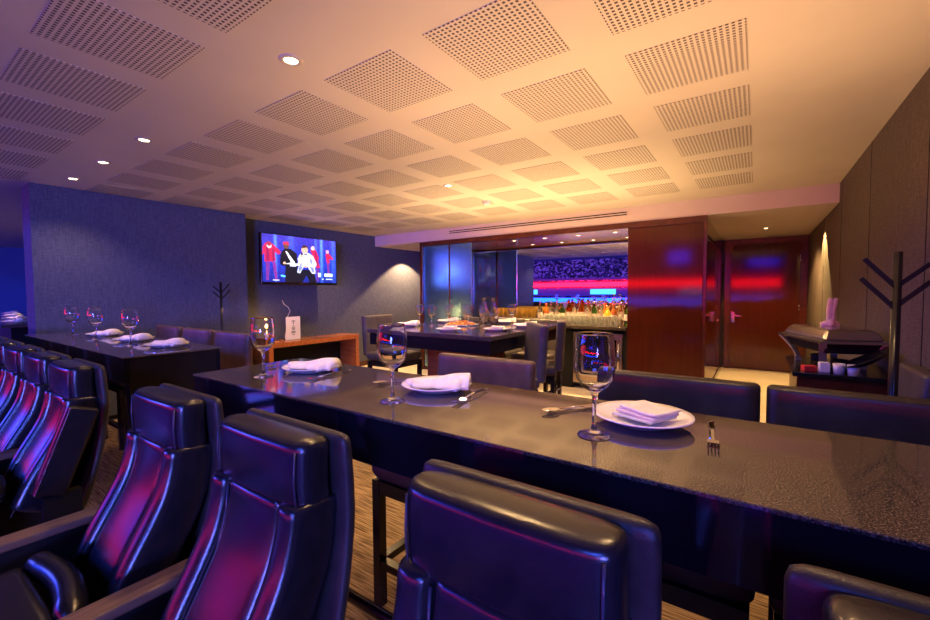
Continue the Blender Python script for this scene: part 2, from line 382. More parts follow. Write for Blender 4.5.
bm = bmesh.new(); bar(bm, (0.44, 1.55, 0.86), (0.44, 1.40, 0.86), 0.018); obj('handle', bm, m_steel, t)
# counter in the niche
t = thing('bar_counter', 'dark granite bar counter carrying the bottles in front of the mirror', 'counter', (-2.35, YF, 0))
W2('worktop', DX1+0.002, NX1-0.002, YF-0.04, YM-0.03, 0.79, 0.83, m_granite, t, 0.004)
W2('base_cabinet', DX1+0.002, -1.98, YF+0.04, YM-0.01, 0.0, 0.79, m_blackm, t)
W2('base_cabinet', -1.34, NX1-0.002, YF+0.04, YM-0.01, 0.0, 0.79, m_blackm, t)
t = thing('wine_cooler', 'stainless steel framed wine cooler under the bar counter', 'wine cooler', (-1.66, YF, 0))
W2('cooler_body', -1.97, -1.35, YF+0.08, YM-0.05, 0.02, 0.77, m_blackm, t)
W2('glass_door', -1.90, -1.42, YF+0.035, YF+0.05, 0.15, 0.66, m_apron, t)
bm = bmesh.new()
for (a, b, c, d) in ((-1.97, -1.90, 0.08, 0.74), (-1.42, -1.35, 0.08, 0.74), (-1.90, -1.42, 0.66, 0.74), (-1.90, -1.42, 0.08, 0.15)):
    box(bm, a+1.66, b+1.66, 0.03, 0.08, c, d)
obj('door_frame', bm, m_steel, t)
bm = bmesh.new(); tube(bm, [(0.27, 0.0, 0.2), (0.27, 0.0, 0.62)], 0.009); obj('handle', bm, m_chrome, t)

# entrance door -------------------------------------------------------------
d = bxo('door_1', -0.36, 0.53, YB-0.045, YB-0.005, 0.01, 2.00, m_wood, None, 0.002); struct(d)
bm = bmesh.new(); box(bm, -0.44, -0.36, YB-0.06, YB, 0, 2.085); box(bm, 0.53, 0.615, YB-0.06, YB, 0, 2.085); box(bm, -0.36, 0.53, YB-0.06, YB, 2.00, 2.085)
struct(obj('trim_2', bm, m_trimw))
bm = bmesh.new(); bar(bm, (-0.32, YB-0.05, 0.86), (-0.32, YB-0.10, 0.86), 0.02); bar(bm, (-0.33, YB-0.10, 0.86), (-0.20, YB-0.10, 0.86), 0.018)
box(bm, -0.345, -0.295, YB-0.055, YB-0.045, 0.75, 0.92); obj('door_handle', bm, m_steel, d)
for z in (0.5, 1.0, 1.75):
    bm = bmesh.new(); tube(bm, [(0.525, YB-0.065, z-0.045), (0.525, YB-0.065, z+0.045)], 0.009); obj('door_hinge', bm, m_steel, d)
sbox('baseboard_right', XR-0.012, XR, -0.3, YB-0.06, 0, 0.08, m_trimw)
sbox('baseboard_left', XL, XL+0.012, 2.83, YB, 0, 0.08, m_trimw)

# ------------------------------------------------------------------ ceiling fittings
def downlight(x, y, z, label):
    t = thing('ceiling_downlight', label, 'ceiling light', (x, y, z))
    bm = bmesh.new(); lathe(bm, [(0.0, -0.002), (0.028, -0.002)], 24); obj('bulb', bm, m_lamp, t)
    bm = bmesh.new(); lathe(bm, [(0.028, -0.001), (0.031, -0.006), (0.046, -0.004), (0.050, 0.0)], 24); obj('lamp_ring', bm, m_ring, t)
downlight(-1.664, 1.10, CEIL, 'bright ceiling downlight nearest the camera, with a starry glow')
downlight(-3.287, 1.10, CEIL, 'right one of the three small ceiling downlights over the far left counter')
downlight(-4.085, 1.10, CEIL, 'middle one of the three small ceiling downlights over the far left counter')
downlight(-4.869, 1.10, CEIL, 'ceiling downlight closest to the blue fabric partition')
downlight(-2.40, 3.20, CEIL, 'ceiling downlight over the laid dining table, beside the smoke detector')
downlight(0.08, 6.89, 2.09, 'round ceiling downlight in front of the mahogany door')
t = thing('smoke_detector', 'white round smoke detector on the perforated ceiling', 'smoke detector', (-2.465, 3.99, CEIL))
bm = bmesh.new(); lathe(bm, [(0.055, 0), (0.055, -0.014), (0.050, -0.018)], 24); obj('base', bm, m_china, t)
bm = bmesh.new(); lathe(bm, [(0.040, -0.018), (0.040, -0.034), (0.028, -0.045), (0.0, -0.047)], 24); obj('sensor_head', bm, m_paper, t)

# ------------------------------------------------------------------ granite counters
def counter(x0, x1, label, ends):
    t = thing('bar_table', label, 'table', ((x0+x1)/2, 1.03, 0), 0)
    L = t.location
    bm = rbox(x0-L.x, x1-L.x, 0.775-L.y, 1.275-L.y, 0.931, 0.94, 0.002, 1); obj('table_top', bm, m_granite, t)
    bm = bmesh.new(); box(bm, x0-L.x+0.003, x1-L.x-0.003, 0.780-L.y, 0.80-L.y, 0.80, 0.9305)
    box(bm, x0-L.x+0.003, x1-L.x-0.003, 1.24-L.y, 1.26-L.y, 0.80, 0.9305); obj('apron', bm, m_apron, t)
    for (a, b) in ends:
        bm = bmesh.new(); box(bm, a-L.x, b-L.x, 0.802-L.y, 1.238-L.y, 0, 0.930); obj('end_panel', bm, m_black, t)
    return t
counter(-1.905, 0.61, 'long speckled granite counter running across the foreground', ((-1.90, -1.84), (0.54, 0.60)))
counter(-5.0, -2.71, 'speckled granite counter at the left below the blue fabric partition', ((-2.77, -2.713), (-4.99, -4.93)))
bm = bmesh.new(); tube(bm, [(-1.835, 0.98, 0.17), (0.535, 0.98, 0.17)], 0.02, 10)
rail = obj('foot_rail', bm, m_black); tag(rail, 'black foot rail under the long foreground counter', 'foot rail')

# ------------------------------------------------------------------ stools
def make_stool(leather, w=0.51, back_top=0.975, seat_z=0.61):
    t = thing('bar_stool', '', 'stool')
    # local: faces -Y, origin at the seat centre
    bm = bmesh.new(); sweep(bm, [(0.235, seat_z-0.04), (0.245, 0.78), (0.262, back_top)], w, 0.075, ex=8, cap=0.025); obj('backrest', bm, leather, t)
    bm = bmesh.new(); sweep(bm, [(-0.21, seat_z-0.045), (0.0, seat_z-0.04), (0.22, seat_z-0.045)], w-0.01, 0.09, ex=8, cap=0.03); obj('seat', bm, leather, t)
    bm = bmesh.new(); hw = w/2-0.035
    for a, b in (((-hw, -0.19), (hw, -0.19)), ((-hw, 0.19), (hw, 0.19)), ((-hw, -0.19), (-hw, 0.19)), ((hw, -0.19), (hw, 0.19))):
        bar(bm, (a[0], a[1], seat_z-0.115), (b[0], b[1], seat_z-0.115), 0.035, 0.05)
    obj('seat_frame', bm, m_black, t)
    for sx in (-1, 1):
        for sy in (-1, 1):
            bm = bmesh.new(); bar(bm, (sx*hw, sy*0.19, 0), (sx*hw, sy*0.19, seat_z-0.09), 0.038); obj('leg', bm, m_black, t)
    bm = bmesh.new()
    for a, b in (((-hw, -0.19), (hw, -0.19)), ((-hw, -0.19), (-hw, 0.19)), ((hw, -0.19), (hw, 0.19))):
        bar(bm, (a[0], a[1], 0.18), (b[0], b[1], 0.18), 0.034, 0.03)
    obj('footrest', bm, m_black, t)
    return t
st = make_stool(m_stoolL)
for x, lab in ((-0.24, 'dark blue-lit leather stool behind the counter, in front of the mahogany cabinet'),
               (0.285, 'blue-lit leather stool at the right end of the counter, below the coat stand')):
    place(st, (x, 1.36, 0), 0, lab, 'stool', 'stools behind the granite counters')
stb = make_stool(m_warmL)
for x, lab in ((-1.02, 'warm-lit leather stool behind the foreground counter, left of the two blue-lit ones'), (-3.31, 'warm-lit leather stool at the right end of the left counter'),
               (-3.89, 'second leather stool from the right at the left counter'),
               (-4.47, 'third leather stool from the right at the left counter, against the blue partition')):
    place(stb, (x, 1.36 if x > -2 else 1.38, 0), 0, lab, 'stool', 'stools behind the granite counters')
stg = make_stool(m_greyL, 0.44, 1.02, 0.63)
for (x, y, rz, lab) in ((-1.61, 2.86, math.radians(-48), 'tall grey leather chair at the right end of the dining table'),
                        (-1.67, 3.48, math.radians(-70), 'grey leather chair half hidden behind the right end dining chair'),
                        (-3.22, 3.30, math.radians(90), 'grey-blue leather chair at the left end of the dining table')):
    place(stg, (x, y, 0), rz, lab, 'chair', 'grey leather chairs round the dining table')
stf = make_stool(m_greyL, 0.44, 0.945, 0.60)
for (x, y, rz, lab) in ((-2.98, 4.29, 0, 'grey leather chair at the far left of the dining table'),
                        (-2.5, 4.29, 0, 'grey leather chair at the far side of the dining table, behind the snack plate'),
                        (-2.0, 4.29, 0, 'grey leather chair at the far right of the dining table, before the bar')):
    place(stf, (x, y, 0), rz, lab, 'chair', 'grey leather chairs round the dining table')
# dining table
t = thing('dining_table', 'square black granite dining table laid with plates and glasses', 'table', (-2.25, 3.31, 0))
W2('table_top', -2.92, -1.60, 2.635, 4.0, 0.905, 0.94, m_granite, t, 0.003)
W2('apron', -2.90, -1.62, 2.655, 3.98, 0.80, 0.905, m_black, t)
W2('pedestal', -2.55, -2.0, 3.05, 3.55, 0.03, 0.80, m_woodo, t, label='orange wood pedestal')
W2('base_plate', -2.65, -1.9, 2.95, 3.65, 0.0, 0.03, m_black, t)

# ------------------------------------------------------------------ glassware, plates, cutlery
def glass_bm(h=0.235, rb=0.046, rf=0.037, seg=36):
    bm = bmesh.new(); t_ = 0.0011; hs = h*0.43
    out = [(0, 0), (rf, 0), (rf, 0.0018), (rf*0.5, 0.006), (0.008, 0.014), (0.0045, 0.03), (0.0042, hs*0.7), (0.006, hs-0.006), (0.012, hs), (rb*0.62, hs+0.012), (rb*0.88, hs+0.030), (rb, hs+0.058), (rb*0.995, hs+(h-hs)*0.60), (rb*0.96, hs+(h-hs)*0.75), (rb*0.91, hs+(h-hs)*0.88), (rb*0.866, h-0.004), (rb*0.86, h-0.0008)]
    inn = [(rb*0.86-t_*0.3, h), (rb*0.86-t_*0.8, h-0.0006), (rb*0.866-t_, h-0.004), (rb*0.91-t_, hs+(h-hs)*0.88), (rb*0.96-t_, hs+(h-hs)*0.75), (rb*0.995-t_, hs+(h-hs)*0.60), (rb-t_, hs+0.058), (rb*0.88-t_, hs+0.032), (rb*0.60, hs+0.015), (0.008, hs+0.006), (0, hs+0.0045)]
    lathe(bm, out+inn, seg); bmesh.ops.recalc_face_normals(bm, faces=bm.faces)
    return bm
wg = obj('wine_glass', glass_bm(), m_glass)
sg = obj('wine_glass', glass_bm(0.205, 0.040, 0.033, 24), m_glass)
TZ = 0.9405
for (x, y, lab) in ((-0.301, 0.950, 'large empty wine glass in the foreground, left of the white plate'),
                    (-0.904, 0.915, 'empty wine glass on the middle of the foreground counter'),
                    (-1.600, 0.905, 'empty wine glass on the left end of the foreground counter')):
    place(wg, (x, y, TZ), 0, lab, 'wine glass', 'wine glasses on the counters')
for (x, y, lab) in ((-4.587, 0.99, 'wine glass on the left counter nearest the partition end'),
                    (-3.99, 0.99, 'middle wine glass of the three on the left counter'),
                    (-3.30, 0.99, 'rightmost wine glass of the three on the left counter')):
    place(wg, (x, y, TZ), 0, lab, 'wine glass', 'wine glasses on the counters')
for (x, y, lab) in ((-2.86, 3.30, 'leftmost wine glass on the dining table'), (-2.61, 3.19, 'second wine glass from the left on the dining table'),
                    (-2.64, 3.50, 'third wine glass from the left on the dining table'), (-2.50, 3.60, 'wine glass in the middle of the dining table beside the snacks'),
                    (-2.22, 3.25, 'wine glass in front of the snack plate on the dining table'), (-2.175, 3.44, 'wine glass right of the snack plate on the dining table'),
                    (-2.02, 3.74, 'rightmost wine glass on the dining table')):
    place(sg, (x, y, TZ), 0, lab, 'wine glass', 'wine glasses on the dining table')
def plate_obj(r=0.118):
    bm = bmesh.new()
    lathe(bm, [(0, 0.002), (r*0.55, 0.002), (r*0.58, 0), (r*0.62, 0.002), (r*0.9, 0.018), (r, 0.0225), (r*0.995, 0.025), (r*0.88, 0.022), (r*0.62, 0.009), (r*0.5, 0.007), (0, 0.006)], 48)
    return obj('plate', bm, m_china)
pl = plate_obj(); pls = plate_obj(0.11)
def napkin_obj(kind):
    bm = bmesh.new(); rnd = random.Random(kind)
    if kind == 0:      # folded rectangle, three soft layers
        for k in range(3):
            w, l = 0.078-k*0.003, 0.050-k*0.002; nx, ny = 12, 10; z0 = 0.006+k*0.010
            top = [[bm.verts.new(((i/nx-0.5)*2*w*0.72 + k*0.006, (j/ny-0.5)*2*l + k*0.003, z0+0.006+0.005*math.sin(3*i/nx+k)*(1-abs(j/ny-0.5))+0.010*max(0, i/nx-0.6))) for j in range(ny+1)] for i in range(nx+1)]
            bot = [[bm.verts.new((v.co.x, v.co.y, v.co.z-0.006)) for v in row] for row in top]
            for i in range(nx):
                for j in range(ny):
                    bm.faces.new((top[i][j], top[i+1][j], top[i+1][j+1], top[i][j+1])); bm.faces.new((bot[i][j], bot[i][j+1], bot[i+1][j+1], bot[i+1][j]))
            for i in range(nx):
                bm.faces.new((top[i][0], bot[i][0], bot[i+1][0], top[i+1][0])); bm.faces.new((top[i+1][ny], bot[i+1][ny], bot[i][ny], top[i][ny]))
            for j in range(ny):
                bm.faces.new((top[0][j+1], bot[0][j+1], bot[0][j], top[0][j])); bm.faces.new((top[nx][j], bot[nx][j], bot[nx][j+1], top[nx][j+1]))
    else:              # rolled fan with pointed folds
        for k, (a, ln, hh) in enumerate(((-0.35, 0.125, 0.020), (0.0, 0.14, 0.034), (0.4, 0.115, 0.026))):
            nx, ny = 14, 8; ca, sa = math.cos(a), math.sin(a)
            top = []
            for i in range(nx+1):
                u = i/nx; row = []
                for j in range(ny+1):
                    v = j/ny-0.5
                    x = (u-0.5)*ln*1.55; y = v*0.10*(0.35+0.75*u)
                    z = 0.010+1.25*hh*(0.35+0.65*u)*max(0, 1-(2*v)**2)**0.8+0.003*math.sin(9*u+k)
                    row.append(bm.verts.new((x*ca-y*sa, x*sa+y*ca, z)))
                top.append(row)
            bot = [[bm.verts.new((v.co.x, v.co.y, 0.006)) for v in row] for row in top]
            for i in range(nx):
                for j in range(ny):
                    bm.faces.new((top[i][j], top[i+1][j], top[i+1][j+1], top[i][j+1])); bm.faces.new((bot[i][j], bot[i][j+1], bot[i+1][j+1], bot[i+1][j]))
            for i in range(nx):
                bm.faces.new((top[i][0], bot[i][0], bot[i+1][0], top[i+1][0])); bm.faces.new((top[i+1][ny], bot[i+1][ny], bot[i][ny], top[i][ny]))
            for j in range(ny):
                bm.faces.new((top[0][j+1], bot[0][j+1], bot[0][j], top[0][j])); bm.faces.new((top[nx][j], bot[nx][j], bot[nx][j+1], top[nx][j+1]))
    return obj('folded_napkin', bm, m_linen, smooth=True)
nk0, nk1 = napkin_obj(0), napkin_obj(1)
def fork_obj():
    bm = bmesh.new()
    pts = [(-0.0045, 0), (-0.004, 0.06)]
    bar(bm, (0, 0.10, 0.006), (0, 0.02, 0.010), 0.010, 0.0025); bar(bm, (0, 0.02, 0.010), (0, -0.045, 0.006), 0.006, 0.0025)
    lathe(bm, [(0, 0.004), (0.008, 0.0045), (0.0085, 0.0065), (0, 0.008)], 12, (0, 0.10, 0))
    bar(bm, (0, -0.045, 0.006), (0, -0.062, 0.004), 0.022, 0.0025)
    for k in range(4): bar(bm, (-0.0093+0.0062*k, -0.060, 0.004), (-0.0093+0.0062*k, -0.105, 0.008), 0.0032, 0.002)
    return obj('fork', bm, m_chrome)
def spoon_obj():
    bm = bmesh.new()
    bar(bm, (0, 0.10, 0.004), (0, -0.02, 0.008), 0.008, 0.0025)
    n = 14
    top = bm.verts.new((0, -0.048, 0.001)); rim = []
    for i in range(n):
        a = 2*PI*i/n; rim.append(bm.verts.new((0.017*math.cos(a), -0.046+0.028*math.sin(a), 0.009)))
    for i in range(n): bm.faces.new((top, rim[i], rim[(i+1) % n])).smooth = True
    return obj('spoon', bm, m_chrome)
def knife_obj():
    bm = bmesh.new(); bar(bm, (0, 0.11, 0.004), (0, 0.01, 0.004), 0.012, 0.006); bar(bm, (0, 0.01, 0.004), (0, -0.10, 0.004), 0.016, 0.002)
    return obj('knife', bm, m_chrome)
fk, sp_, kn = fork_obj(), spoon_obj(), knife_obj()
def setting(x, y, rz, where, np_, big=True, cut=True, first=False):
    p = pl if big else pls
    place(p, (x, y, TZ), 0, 'white china plate '+where, 'plate', 'white china plates')
    place(nk0 if np_ == 0 else nk1, (x+0.005, y, TZ+0.008), rz, 'folded cream napkin on the plate '+where, 'napkin', 'folded cream napkins')
    if cut:
        place(fk, (x+0.155, y-0.02, TZ), 0.10, 'steel fork lying right of the plate '+where, 'fork', 'forks on the counters')
        place(sp_, (x-0.20, y-0.005, TZ), -0.55, 'steel spoon lying left of the plate '+where, 'spoon', 'spoons on the counters')
        place(kn, (x-0.165, y+0.03, TZ), -0.75, 'steel knife lying left of the plate '+where, 'knife', 'knives on the counters')
setting(-0.232, 1.108, -0.45, 'nearest the camera, beside the large wine glass', 0)
setting(-0.885, 1.105, 0.5, 'in the middle of the foreground counter', 1)
setting(-1.545, 1.085, 0.4, 'at the left end of the foreground counter', 1)
setting(-3.02, 1.09, 0.3, 'nearest the right end of the left counter', 1)
setting(-3.60, 1.10, 0.3, 'in the middle of the left counter', 1)
setting(-4.25, 1.11, 0.3, 'closest to the partition on the left counter', 1)
for (x, y, k, w) in ((-2.80, 3.05, 1, 'at the left front of the dining table'), (-2.74, 3.62, 1, 'at the far left of the dining table'), (-2.14, 2.84, 0, 'at the front of the dining table'),
                     (-1.80, 3.05, 0, 'at the right front corner of the dining table'), (-2.16, 3.85, 1, 'at the far side of the dining table'), (-1.76, 3.50, 1, 'at the right side of the dining table')):
    setting(x, y, 0.4, w, k, False, False)
t = thing('snack_platter', 'platter of orange snacks in the middle of the dining table', 'food platter', (-2.40, 3.40, TZ))
bm = bmesh.new(); lathe(bm, [(0, 0.001), (0.13, 0.001), (0.17, 0.012), (0.165, 0.014), (0.13, 0.006), (0, 0.006)], 32); obj('platter', bm, m_china, t)
bm = bmesh.new()
for k in range(70):
    a = random.uniform(0, 2*PI); r = 0.13*math.sqrt(random.random()); c = Vector((r*math.cos(a), r*math.sin(a), 0.014+0.04*(1-r/0.14)*random.random()))
    mtx = Matrix.Translation(c) @ Matrix.Rotation(random.uniform(0, 3), 4, 'Z') @ Matrix.Diagonal((1.5, 0.9, 0.6, 1))
    bmesh.ops.create_icosphere(bm, subdivisions=1, radius=0.016, matrix=mtx)
o = obj('snacks', bm, m_food, t, smooth=True); o['kind'] = 'stuff'
def carafe_obj():
    bm = bmesh.new()
    lathe(bm, [(0, 0), (0.045, 0), (0.052, 0.02), (0.05, 0.12), (0.022, 0.19), (0.018, 0.22), (0.034, 0.27), (0.032, 0.27), (0.031, 0.268), (0.016, 0.22), (0.02, 0.19), (0.047, 0.12), (0.047, 0.02), (0, 0.004)], 24)
    bmesh.ops.recalc_face_normals(bm, faces=bm.faces); return obj('carafe', bm, m_glass)
cf = carafe_obj()
place(cf, (-2.30, 3.66, TZ), 0, 'left glass carafe with a flared neck on the dining table', 'carafe', 'glass carafes')
place(cf, (-2.19, 3.66, TZ), 0, 'right glass carafe with a flared neck on the dining table', 'carafe', 'glass carafes')

# ------------------------------------------------------------------ arena seats (face -Y, towards the arena)
def make_seat():
    t = thing('stadium_chair', '', 'seat')
    Y0 = 0.35   # origin under the seat; local y = world y - Y0
    def P(l): return [(y-Y0, z) for y, z in l]
    bm = bmesh.new(); sweep(bm, P([(0.44, 0.30), (0.513, 0.45), (0.558, 0.62), (0.582, 0.80), (0.573, 0.972)]), 0.395, 0.036, ex=9, cap=0.03); obj('back_shell', bm, m_shell, t)
    bm = bmesh.new(); sweep(bm, P([(0.522, 0.826), (0.518, 0.90), (0.521, 0.974)]), 0.340, 0.088, ex=8, cap=0.026, bulge=0.006); hr = obj('headrest', bm, m_leather, t)
    for sx in (-1, 1):
        bm = bmesh.new(); tube(bm, [(sx*0.153, 0.4785-Y0, 0.845), (sx*0.153, 0.4745-Y0, 0.90), (sx*0.153, 0.4785-Y0, 0.955)], 0.0022, 6)
        obj('piping', bm, m_piping, hr)
    path = [(0.520, 0.848), (0.514, 0.79), (0.492, 0.71), (0.458, 0.64), (0.418, 0.57), (0.382, 0.50), (0.352, 0.43)]
    bm = bmesh.new()
    sweep(bm, P(path), 0.072, 0.108, ex=5, cap=0.016, x0=-0.136, bulge=0.009)
    sweep(bm, P(path), 0.072, 0.108, ex=5, cap=0.016, x0=0.136, bulge=0.009)
    sweep(bm, P(path), 0.208, 0.104, ex=9, cap=0.016, bulge=0.003)
    br = obj('backrest', bm, m_leather, t)
    bm = bmesh.new()
    for sx in (-1, 1): tube(bm, [(sx*0.102, y-0.048-Y0, z-0.018) for y, z in path], 0.0028, 6)
    for (yy, zz) in ((0.477, 0.68), (0.471, 0.668), (0.412, 0.56)):
        tube(bm, [(-0.10+0.02*k, yy-0.047-Y0, zz-0.018) for k in range(11)], 0.0022, 6)
    obj('piping', bm, m_piping, br)
    # cushion with a rolled rear edge
    bm = bmesh.new()
    sweep(bm, P([(0.235, 0.50), (0.05, 0.485), (-0.10, 0.48), (-0.25, 0.46)]), 0.40, 0.10, ex=6, cap=0.035)
    tube(bm, [(-0.19+0.38*i/10, 0.245-Y0+0.03*math.sin(PI*i/10), 0.535) for i in range(11)], [0.012]+[0.032]*9+[0.012], 14)
    obj('seat', bm, m_leather, t)
    bm = bmesh.new(); box(bm, -0.19, 0.19, -0.55, -0.12, 0.36, 0.42); box(bm, -0.05, 0.05, -0.35, -0.20, 0.0, 0.36); obj('pedestal', bm, m_blackm, t)
    return t
def add_arm(t, sx, off=0.283, y0=-0.15):
    # armrest on side sx, shared with the neighbour
    bm = rbox(sx*off-0.032, sx*off+0.032, y0-0.35, 0.475-0.35, 0.555, 0.582, 0.006, 2)
    a = obj('armrest', bm, m_armw, t, wn=True, label='brown armrest board')
    bm = bmesh.new(); box(bm, sx*off-0.028, sx*off+0.028, y0+0.03-0.35, 0.46-0.35, 0.22, 0.555); obj('side_panel', bm, m_blackm, t)
seat = make_seat(); add_arm(seat, -1)
segs = [(-0.312, 'arena seat in the centre foreground with a wide black headrest'), (-0.915, 'purple-lit black leather arena seat left of the centre foreground one'),
        (-1.468, 'black leather arena seat beside the floor gap, its backrest glowing red and blue'), (0.208, 'arena seat cut off at the bottom right corner below the counter')]
for x, lab in segs:
    place(seat, (x+0.02, 0.35, 0), 0, lab, 'seat', 'front row arena seats')
seatl = make_seat(); add_arm(seatl, -1, 0.245, 0.2)
left = [-2.47, -2.96, -3.46, -3.96, -4.45, -4.94, -5.43]
labs = ['arena seat nearest the floor gap in the left block', 'second arena seat from the floor gap in the left block', 'third arena seat from the floor gap in the left block', 'fourth arena seat from the floor gap in the left block',
        'fifth arena seat from the floor gap in the left block', 'sixth arena seat from the floor gap in the left block', 'arena seat farthest from the floor gap at the left edge']
for i, (x, lab) in enumerate(zip(left, labs)):
    o = place(seatl, (x+0.02, 0.35, 0), 0, lab, 'seat', 'left block arena seats')
    if i == len(left)-1:
        bm = bmesh.new(); bar(bm, (0.235, 0.385-0.35, 0.50), (0.235, 0.50-0.35, 0.82), 0.05, 0.10)
        bmesh.ops.bevel(bm, geom=list(bm.edges), offset=0.008, segments=2, affect='EDGES')
        obj('armrest', bm, m_leather, seatl, wn=True, label='raised black armrest')
        bm = bmesh.new(); box(bm, 0.215, 0.255, 0.02, 0.13, 0.0, 0.50); obj('side_panel', bm, m_blackm, seatl)

# ------------------------------------------------------------------ television
def tv_image(w, h):
    px = {}
    def inpoly(u, v, P):
        c = False; j = len(P)-1
        for i in range(len(P)):
            if (P[i][1] > v) != (P[j][1] > v) and u < (P[j][0]-P[i][0])*(v-P[i][1])/(P[j][1]-P[i][1])+P[i][0]: c = not c
            j = i
        return c
    R, Rd, SK, BK, WH, SV, SH = (0.42, 0.012, 0.06), (0.20, 0.008, 0.06), (0.62, 0.30, 0.22), (0.006, 0.006, 0.014), (0.85, 0.85, 0.95), (0.42, 0.44, 0.62), (0.16, 0.17, 0.34)
    def disc(cu, cv, r): return [(cu+r*0.56*math.cos(k*PI/5), cv+r*math.sin(k*PI/5)) for k in range(10)]
    polys = [
        ([(0.01, 0.26), (0.05, 0.18), (0.10, 0.17), (0.16, 0.24), (0.23, 0.36), (0.20, 0.42), (0.15, 0.36), (0.16, 0.56), (0.03, 0.58), (0.03, 0.40), (0.0, 0.44)], R),
        ([(0.05, 0.25), (0.08, 0.22), (0.09, 0.56), (0.05, 0.56)], Rd), ([(0.12, 0.3), (0.14, 0.3), (0.15, 0.56), (0.12, 0.56)], Rd),
        ([(0.04, 0.58), (0.09, 0.58), (0.07, 0.97), (0.04, 0.97)], (0.12, 0.02, 0.20)), ([(0.12, 0.57), (0.16, 0.57), (0.18, 0.97), (0.15, 0.97)], (0.16, 0.02, 0.20)),
        (disc(0.085, 0.24, 0.055), (0.75, 0.40, 0.48)), (disc(0.085, 0.20, 0.05), (0.25, 0.02, 0.05)),
        ([(0.62, 0.28), (0.66, 0.22), (0.70, 0.26), (0.74, 0.42), (0.73, 0.52), (0.76, 0.66), (0.70, 0.66), (0.67, 0.44)], R), ([(0.68, 0.3), (0.70, 0.3), (0.73, 0.62), (0.71, 0.62)], Rd),
        (disc(0.655, 0.22, 0.05), (0.70, 0.36, 0.42)), ([(0.70, 0.66), (0.74, 0.66), (0.73, 0.97), (0.70, 0.97)], (0.10, 0.02, 0.20)),
        ([(0.84, 0.34), (0.87, 0.28), (0.90, 0.32), (0.96, 0.42), (0.94, 0.46), (0.90, 0.42), (0.90, 0.54), (0.86, 0.54)], R), (disc(0.87, 0.27, 0.045), (0.60, 0.25, 0.32)),
        ([(0.86, 0.54), (0.89, 0.54), (0.90, 0.80), (0.87, 0.80)], (0.14, 0.02, 0.20)),
        ([(0.24, 0.34), (0.28, 0.27), (0.36, 0.28), (0.43, 0.37), (0.44, 0.62), (0.42, 1.0), (0.27, 1.0), (0.28, 0.66), (0.21, 0.62), (0.22, 0.42)], BK),
        (disc(0.295, 0.215, 0.065), (0.10, 0.04, 0.03)), ([(0.25, 0.19), (0.265, 0.13), (0.32, 0.12), (0.34, 0.19)], (0.42, 0.02, 0.06)),
        ([(0.285, 0.34), (0.30, 0.33), (0.40, 0.56), (0.40, 0.62), (0.36, 0.58)], WH), ([(0.34, 0.62), (0.42, 0.62), (0.42, 0.65), (0.34, 0.65)], SV), (disc(0.27, 0.585, 0.03), SK),
        ([(0.45, 0.72), (0.66, 0.72), (0.70, 1.0), (0.60, 1.0), (0.56, 0.84), (0.50, 1.0), (0.39, 1.0)], BK),
        ([(0.48, 0.36), (0.60, 0.33), (0.66, 0.40), (0.71, 0.58), (0.68, 0.66), (0.69, 0.80), (0.64, 0.80), (0.58, 0.66), (0.52, 0.66), (0.47, 0.80), (0.43, 0.78), (0.46, 0.6), (0.44, 0.48)], SV),
        ([(0.46, 0.60), (0.49, 0.56), (0.50, 0.70), (0.45, 0.78)], SH), ([(0.61, 0.44), (0.635, 0.48), (0.65, 0.56), (0.62, 0.58)], SH), ([(0.61, 0.64), (0.66, 0.66), (0.67, 0.76), (0.64, 0.77)], SH),
        ([(0.525, 0.38), (0.585, 0.37), (0.59, 0.58), (0.56, 0.66), (0.53, 0.62)], WH), ([(0.64, 0.42), (0.66, 0.44), (0.70, 0.57), (0.61, 0.635), (0.60, 0.605), (0.66, 0.55)], (0.66, 0.68, 0.85)),
        ([(0.28, 0.60), (0.34, 0.575), (0.44, 0.585), (0.475, 0.45), (0.50, 0.46), (0.47, 0.64), (0.36, 0.62)], (0.50, 0.50, 0.70)),
        (disc(0.54, 0.27, 0.082), SK), ([(0.50, 0.24), (0.505, 0.18), (0.55, 0.16), (0.59, 0.19), (0.59, 0.26), (0.575, 0.215), (0.52, 0.225)], (0.04, 0.015, 0.015)),
        ([(0.525, 0.355), (0.575, 0.35), (0.575, 0.38), (0.525, 0.385)], (0.01, 0.01, 0.01)), ([(0.485, 0.36), (0.51, 0.34), (0.515, 0.39), (0.49, 0.42)], BK), (disc(0.495, 0.42, 0.03), SK),
        (disc(0.55, 0.635, 0.035), SK),
        ([(0.82, 0.78), (0.94, 0.78), (0.94, 0.86), (0.82, 0.86)], (0.65, 0.80, 1.0)), ([(0.72, 0.77), (0.77, 0.77), (0.76, 0.87), (0.73, 0.87)], (0.5, 0.7, 1.0)),
        ([(0.84, 0.90), (0.94, 0.90), (0.94, 0.93), (0.84, 0.93)], (0.35, 0.5, 1.0)), ([(0.78, 0.90), (0.81, 0.90), (0.81, 0.93), (0.78, 0.93)], (0.4, 0.5, 1.0)),
        ([(0.22, 0.84), (0.28, 0.86), (0.27, 0.89), (0.22, 0.88)], (0.1, 0.5, 1.0)), ([(0.12, 0.95), (0.20, 0.95), (0.20, 0.97), (0.12, 0.97)], (0.7, 0.7, 0.8)),
    ]
    rnd = random.Random(3)
    out = []
